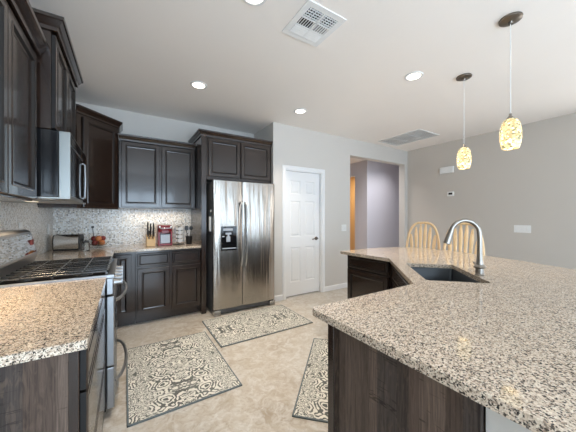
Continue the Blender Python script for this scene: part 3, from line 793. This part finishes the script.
for i, (x, f, ln, r, lb) in enumerate([(-.033, .92, .125, .0125, 'tallest black-handled knife at the back left of the block'), (.0, .92, .11, .0125, 'black-handled knife at the back middle of the block'),
                                      (.033, .92, .115, .0125, 'black-handled knife at the back right of the block'), (-.033, .5, .10, .011, 'black-handled knife in the middle row, left'),
                                      (.002, .5, .10, .011, 'black-handled knife in the middle row, centre'), (.035, .5, .095, .011, 'black-handled knife in the middle row, right'),
                                      (-.022, .12, .08, .010, 'short black-handled knife in the front row, left'), (.022, .12, .08, .010, 'short black-handled knife in the front row, right')]):
    knife(lb, x, f, ln, r)
# red coffee maker
t = thing('coffee_maker', 'red single-serve coffee maker with grey front on the back counter', 'coffee maker', (.458, 3.88, CT+.0005))
b = B().box(-.085, .085, .02, .12, 0, .27, .02).box(-.088, .088, -.10, .12, .175, .275, .025)
obj('housing', b, M_red, t, smooth='auto')
obj('base', B().box(-.088, .088, -.10, .12, 0, .028, .008), M_red, t)
obj('side_column', B().box(-.088, -.062, -.095, .03, .02, .185, .006), M_red, t); obj('side_column', B().box(.062, .088, -.095, .03, .02, .185, .006), M_red, t)
obj('front_panel', B().box(-.058, .058, -.090, .0, .030, .150, .004), M_grey, t)
obj('brew_head', B().box(-.045, .045, -.106, -.09, .165, .205, .006), M_red, t)
obj('handle', B().tube([(-.07, -.095, .225), (-.065, -.112, .23), (0, -.118, .232), (.065, -.112, .23), (.07, -.095, .225)], .006, 10), M_steelv, t, smooth='auto')
obj('button', B().cyl((-.068, -.097, .25), (-.068, -.108, .25), .011), M_white, t); obj('button', B().cyl((.068, -.097, .25), (.068, -.108, .25), .011), M_white, t)
# coffee pod rack
PR = (.640, 3.88)
t = thing('pod_rack', 'round black wire rack holding white coffee pods beside the red coffee maker', 'rack', (*PR, CT+.0005))
obj('base', B().lathe([(0, 0), (.075, 0), (.076, .006), (.070, .009), (0, .009)]), M_black, t, smooth='auto')
obj('column', B().cyl((0, 0, .009), (0, 0, .235), .006, n=10).lathe([(0, .234), (.016, .236), (.018, .244), (0, .252)]), M_black, t, smooth='auto')
for z in (.055, .110, .165, .215):
    obj('wire_ring', B().tube([(.044*math.cos(2*PI*k/24), .044*math.sin(2*PI*k/24), z-.026) for k in range(24)], .002, 6, closed=True)
        .cyl((-.044, 0, z-.026), (.044, 0, z-.026), .0016, n=6).cyl((0, -.044, z-.026), (0, .044, z-.026), .0016, n=6), M_black, t)
pod0 = None; rown = ['bottom row', 'second row', 'third row', 'top row']
coln = ['facing the left', 'second from left', 'facing the room', 'second from right', 'facing the right']
for zi, z in enumerate((.055, .110, .165, .215)):
    for k in range(5):
        a = -PI/2 + (k-2)*.95
        loc = (PR[0]+.047*math.cos(a), PR[1]+.047*math.sin(a), CT+z)
        lb = 'white coffee pod in the %s of the rack, %s' % (rown[zi], coln[k])
        if pod0 is None:
            pod0 = thing('coffee_pod', lb, 'coffee pod', loc, a+R90, 'coffee pods in the rack')
            obj('cup', B().cyl((0, .020, 0), (0, -.020, 0), .016, .0225, 18), M_white, pod0, smooth='auto')
            obj('foil_lid', B().cyl((0, -.0202, 0), (0, -.0225, 0), .0245, n=18), M_foil, pod0, smooth='auto')
        else: dup(pod0, loc, a+R90, lb)
# utensil crock
t = thing('utensil_crock', 'small black crock of utensils on the back counter beside the tall panel', 'crock', (.765, 3.83, CT+.0005))
obj('pot', B().lathe([(0, 0), (.036, 0), (.040, .006), (.043, .11), (.044, .115), (.039, .115), (.036, .01), (0, .008)]), M_black, t, smooth='auto')
for i, (dx, dy, hd, lb, m) in enumerate([(-.018, .006, 'spatula', 'black spatula standing in the utensil crock', M_black), (.012, -.012, 'serving_spoon', 'black serving spoon leaning right in the utensil crock', M_black), (.004, .018, 'whisk', 'white-handled brush standing in the utensil crock', M_white)]):
    k = thing('utensil_brush' if i == 2 else hd, lb, 'utensil', (.765+dx*.3, 3.83+dy*.3, CT+.012))
    top = Vector((dx*1.6, dy*1.2, .19))
    obj('handle', B().tube([(0, 0, 0), top*.5, top], .005, 8), m, k, smooth='auto')
    if i == 0: obj('blade', B().box(-.022, .022, -.003, .003, 0, .06, .002), m, k, loc=tuple(top*.97))
    elif i == 1: obj('bowl', B().sphere(top+Vector((.002, 0, .022)), .024, (1, .35, 1.25)), m, k, smooth=True)
    else: obj('bristles', B().cyl(top*.97, top*1.22, .012, .016, 12), M_grey, k)

# ------------------------------------------------------------------ outlets, switches, wall devices
def plate(name, label, cat, loc, rotz, w, h, kind, n):
    t = thing(name, label, cat, loc, rotz)   # local -y is outward
    obj('cover_plate', B().box(-w/2, w/2, -.006, 0, 0, h, .002), M_plastic, t)
    for i in range(n):
        x = (i-(n-1)/2)*.046
        if kind == 'outlet':
            for z in (h*.30, h*.70): obj('socket', B().box(x-.016, x+.016, -.009, -.005, z-.014, z+.014, .004).box(x-.008, x-.005, -.0095, -.008, z-.004, z+.006).box(x+.005, x+.008, -.0095, -.008, z-.004, z+.006), M_plastic, t)
        else: obj('rocker', B().box(x-.016, x+.016, -.010, -.005, h*.22, h*.78, .003), M_white, t)
    return t
plate('wall_outlet', 'white outlet on the mosaic wall just above the range console', 'outlet', (XL+.009, 3.01, 1.135), R90, .075, .118, 'outlet', 1)
plate('wall_outlet', 'white outlet on the left mosaic wall beside the toaster', 'outlet', (XL+.009, 3.95, 1.10), R90, .075, .118, 'outlet', 1)
plate('wall_outlet', 'white outlet with a black plug on the back mosaic wall above the fruit bowl', 'outlet', (-.345, YB-.009, 1.085), 0, .075, .118, 'outlet', 1)
t = thing('power_plug', 'black power plug and cord in the outlet above the fruit bowl', 'plug', (-.345, YB-.0185, 1.165))
obj('plug_body', B().box(-.014, .014, -.030, 0, -.014, .014, .005), M_black, t)
obj('cord', B().tube([(0, -.026, -.008), (.004, -.036, -.04), (.01, -.034, -.11), (.02, -.03, -.19), (.03, -.028, -.24)], .004, 8), M_black, t, smooth=True)
plate('light_switch', 'white switch plate between pantry door and hall opening', 'switch', (3.39, YP, 1.035), 0, .118, .118, 'switch', 2)
plate('light_switch', 'wide white four-gang switch plate on the right wall', 'switch', (XR, 1.53, 1.045), -R90, .21, .118, 'switch', 4)
t = thing('thermostat', 'small white thermostat with dark screen on the right wall', 'thermostat', (XR, 2.592, 1.69), -R90)
obj('case', B().box(-.06, .06, -.024, 0, 0, .085, .006), M_plastic, t)
obj('screen', B().box(-.032, .036, -.0255, -.022, .028, .066, .001), M_black, t)
t = thing('door_chime', 'white rectangular chime box high on the right wall', 'chime', (XR, 2.655, 2.135), -R90)
obj('cover', B().box(-.125, .125, -.05, -.004, 0, .125, .008), M_plastic, t)
obj('back_plate', B().box(-.118, .118, -.005, 0, .006, .119), M_white, t)

# ------------------------------------------------------------------ ceiling fixtures
dl0 = None
for x, y, lb in [(.69, 2.95, 'round recessed ceiling light above the left rug and range'), (2.04, 2.94, 'round recessed ceiling light in front of the pantry door'),
                 (2.52, 1.59, 'round recessed ceiling light left of the pendants, above the sink'), (.714, 1.56, 'round recessed ceiling light at the top edge of the view, beside the square vent')]:
    if dl0 is None:
        dl0 = thing('recessed_light', lb, 'ceiling light', (x, y, H), 0, 'recessed ceiling lights')
        obj('trim_ring', B().lathe([(.066, -.001), (.066, -.007), (.072, -.009), (.086, -.006), (.090, 0)], n=32), M_white, dl0, smooth='auto')
        obj('lens', B().lathe([(0, -.0035), (.066, -.0035), (.066, -.0005), (0, -.0005)], n=32), M_lens, dl0)
    else: dup(dl0, (x, y, H), None, lb)
    l = bpy.data.lights.new('downlight', 'AREA'); l.shape = 'DISK'; l.size = .12; l.energy = DOWNLIGHT_W*(1.25 if x < 1 else 1); l.color = WARM; l.spread = math.radians(82)
    lo_ = bpy.data.objects.new('downlight', l); C.objects.link(lo_); lo_.location = (x, y, H-.012)
# square supply register
VX0, VX1, VY0, VY1 = 1.036, 1.380, 1.392, 1.752
t = thing('ceiling_vent', 'square white ceiling vent with louvre sections near the top of the view', 'vent', ((VX0+VX1)/2, (VY0+VY1)/2, H))
w2, h2 = (VX1-VX0)/2, (VY1-VY0)/2
fb = B()
for a in ((-w2, w2, -h2, -h2+.045), (-w2, w2, h2-.045, h2), (-w2, -w2+.045, -h2+.045, h2-.045), (w2-.045, w2, -h2+.045, h2-.045)): fb.box(*a, -.008, -.0005, .002)
fb.box(-.006, .006, -h2+.045, h2-.045, -.010, -.001)
for y in (-.040, .045): fb.box(-w2+.045, w2-.045, y-.005, y+.005, -.010, -.001)
obj('frame', fb, M_white, t)
obj('duct', B().box(-w2+.044, w2-.044, -h2+.044, h2-.044, -.0012, -.0003), M_dark, t)  # thin black sheet, the shade inside the duct put into its colour
lb_ = B()
for side in (-1, 1):
    xa, xb = (-w2+.045, -.006) if side < 0 else (.006, w2-.045)
    for k in range(4):       # near section: crossed bars
        y = -h2+.055+k*.022
        lb_.box(xa, xb, y-.0014, y+.0014, -.009, -.0015)
    for k in range(5):
        x = xa+(xb-xa)*(k+.5)/5; lb_.box(x-.0016, x+.0016, -h2+.045, -.045, -.010, -.0015)
    for k in range(6):       # middle section: bars along y, tilted
        x = xa+(xb-xa)*(k+.5)/6
        lb_.box(-.0055, .0055, -.039, .039, -.001, .001, M=Matrix.Translation((x, .0025, -.007)) @ Matrix.Rotation(math.radians(28*side), 4, 'Y'))
    for k in range(4):       # far section: broad blades
        y = .058+k*.021
        lb_.box(xa, xb, -.0072, .0072, -.001, .001, M=Matrix.Translation((0, y, -.008)) @ Matrix.Rotation(math.radians(-24), 4, 'X'))
obj('louvre', lb_, M_white, t)
# return grille near the hall
t = thing('return_grille', 'flat rectangular white return air grille in ceiling before the hall opening', 'vent', (4.41, 2.91, H))
fb = B(); w2, h2 = .30, .42
for a in ((-w2, w2, -h2, -h2+.03), (-w2, w2, h2-.03, h2), (-w2, -w2+.03, -h2+.03, h2-.03), (w2-.03, w2, -h2+.03, h2-.03), (-w2, w2, -.14-.006, -.14+.006), (-w2, w2, .14-.006, .14+.006)): fb.box(*a, -.009, -.0005, .002)
obj('frame', fb, M_white, t)
obj('duct', B().box(-w2+.02, w2-.02, -h2+.02, h2-.02, -.0015, -.0003), M_filter, t)
sl = B()
for k in range(26):
    x = -w2+.035+k*.0212
    sl.box(-.0080, .0080, -h2+.03, h2-.03, -.0008, .0008, M=Matrix.Translation((x, 0, -.006)) @ Matrix.Rotation(math.radians(-20), 4, 'Y'))
obj('slats', sl, M_white, t)
# pendants
pd0 = None
for x, y, lb in [(2.385, .754, 'larger, nearer of the two mosaic glass pendants over the island'), (2.967, 1.321, 'smaller-looking, farther of the two mosaic glass pendants over the island')]:
    if pd0 is None:
        pd0 = thing('pendant_lamp', lb, 'pendant lamp', (x, y, H), 0, 'pendants over the island')
        obj('canopy', B().lathe([(0, -.0005), (.068, -.0005), (.070, -.006), (.067, -.016), (.050, -.024), (.018, -.030), (.014, -.040), (0, -.041)], n=32), M_bronze, pd0, smooth='auto')
        obj('cord', B().cyl((0, 0, -.040), (0, 0, -.70), .0028, n=8), M_plastic, pd0)
        obj('socket_cap', B().lathe([(0, -.694), (.009, -.694), (.011, -.712), (.024, -.726), (.028, -.740), (.024, -.742), (0, -.742)], n=24), M_nickel, pd0, smooth='auto')
        sh = [(.027, -.734), (.040, -.743), (.051, -.762), (.060, -.795), (.0645, -.835), (.0640, -.875), (.059, -.915), (.051, -.947), (.047, -.948), (.055, -.914), (.060, -.875), (.0605, -.835), (.056, -.797), (.047, -.764), (.036, -.747), (.027, -.738)]
        obj('shade', B().lathe(sh, n=36), M_shade, pd0, smooth='auto')
        obj('bulb', B().lathe([(0, -.745), (.013, -.745), (.015, -.775), (.027, -.81), (.029, -.84), (.021, -.87), (0, -.88)], n=20), M_bulb, pd0, smooth='auto')
    else: dup(pd0, (x, y, H), None, lb)

# ------------------------------------------------------------------ rugs
def rug(label, c, rotz, w, l):
    t = thing('rug', label, 'rug', (c[0], c[1], 0.0005), rotz, 'damask kitchen mats')
    obj('pile', B().box(-w/2+.010, w/2-.010, -l/2+.010, l/2-.010, .001, .0095, .002), M_rug, t)
    eb = B()
    for a in ((-w/2, w/2, -l/2, -l/2+.012), (-w/2, w/2, l/2-.012, l/2), (-w/2, -w/2+.012, -l/2, l/2), (w/2-.012, w/2, -l/2, l/2)): eb.box(*a, 0, .010, .002)
    obj('binding', eb, M_rugedge, t)
rug('grey and cream scroll-patterned mat on the floor in front of the range', (.390, 2.435), 0, .755, 1.10)
rug('grey and cream scroll-patterned mat on the floor in front of the refrigerator', (1.380, 2.920), R90, .755, 1.14)
cu, cv = (1.655+2.765)/2, (-.356+.334)/2
rug('grey and cream scroll-patterned mat laid diagonally beside the island sink cabinet', uv(cu, cv), -PI/4, .69, 1.11)

# ------------------------------------------------------------------ bar stools
def stool(label, loc, rotz):
    # local -y faces the counter; back of the stool at +y
    t = thing('bar_stool', label, 'bar stool', (*loc, 0), rotz, 'honey oak bar stools')
    sh = .66
    pr = [(.0, sh-.03), (.17, sh-.028), (.205, sh-.012), (.21, sh), (.20, sh+.008), (.12, sh-.002), (0, sh-.006)]
    obj('seat', B().lathe(pr, n=32), M_oak, t, smooth='auto')
    for sx in (-1, 1):
        for sy in (-1, 1):
            p0 = Vector((sx*.125, sy*.125, sh-.03)); p1 = Vector((sx*.205, sy*.205, 0))
            obj('leg', B().tube([p0+(p1-p0)*f for f in (0, .15, .3, .5, .65, .8, 1)], [.015, .017, .021, .018, .022, .017, .013], 12), M_oak, t, smooth='auto')
    for z, f in ((.22, .65), (.38, .40)):
        o_ = .125+.08*(sh-.03-z)/(sh-.03)
        for a, c in (((-o_, -o_), (o_, -o_)), ((-o_, o_), (o_, o_)), ((-o_, -o_), (-o_, o_)), ((o_, -o_), (o_, o_))):
            obj('stretcher', B().cyl((*a, z), (*c, z), .010, n=10), M_oak, t, smooth='auto')
    top = 1.215; bw = .205; y0, y1 = .165, .245
    def yb(z): return y0+(y1-y0)*(z-sh)/(top-sh)
    pts = []
    for k in range(25):
        a = PI*k/24; ca, sa = math.cos(a), math.sin(a)
        z = sh + (top-sh)*(sa**.72); x = bw*(abs(ca)**.62)*(1 if ca > 0 else -1)*(1.0 if z > sh+.12 else .80+.20*(z-sh)/.12)
        pts.append((x, yb(z), z))
    obj('back_bow', B().tube(pts, .0165, 10), M_oak, t, smooth='auto')
    for k in range(6):
        f = (k-2.5)/2.5
        xb, xt = f*.115, f*.150
        zt = sh+(top-sh)*(1-(abs(xt)/bw)**(1/.62*1.0))**.36 if abs(xt) < bw else sh
        zt = min(zt, top)-.004
        prof = [(0, .010), (.25, .013), (.5, .018), (.72, .023), (.85, .020), (1, .011)]
        obj('spindle', B().tube([(xb+(xt-xb)*g, yb(sh+(zt-sh)*g), sh-.004+(zt-sh+.004)*g) for g, r in prof], [r for g, r in prof], 10, flat=(.5, 1)), M_oak, t, smooth='auto')
    return t
stool('honey oak bow-back bar stool at the island, farther and left of the faucet', (3.245, 1.98), math.radians(-72))
stool('honey oak bow-back bar stool at the island, behind the faucet', (3.225, 1.50), math.radians(-80))
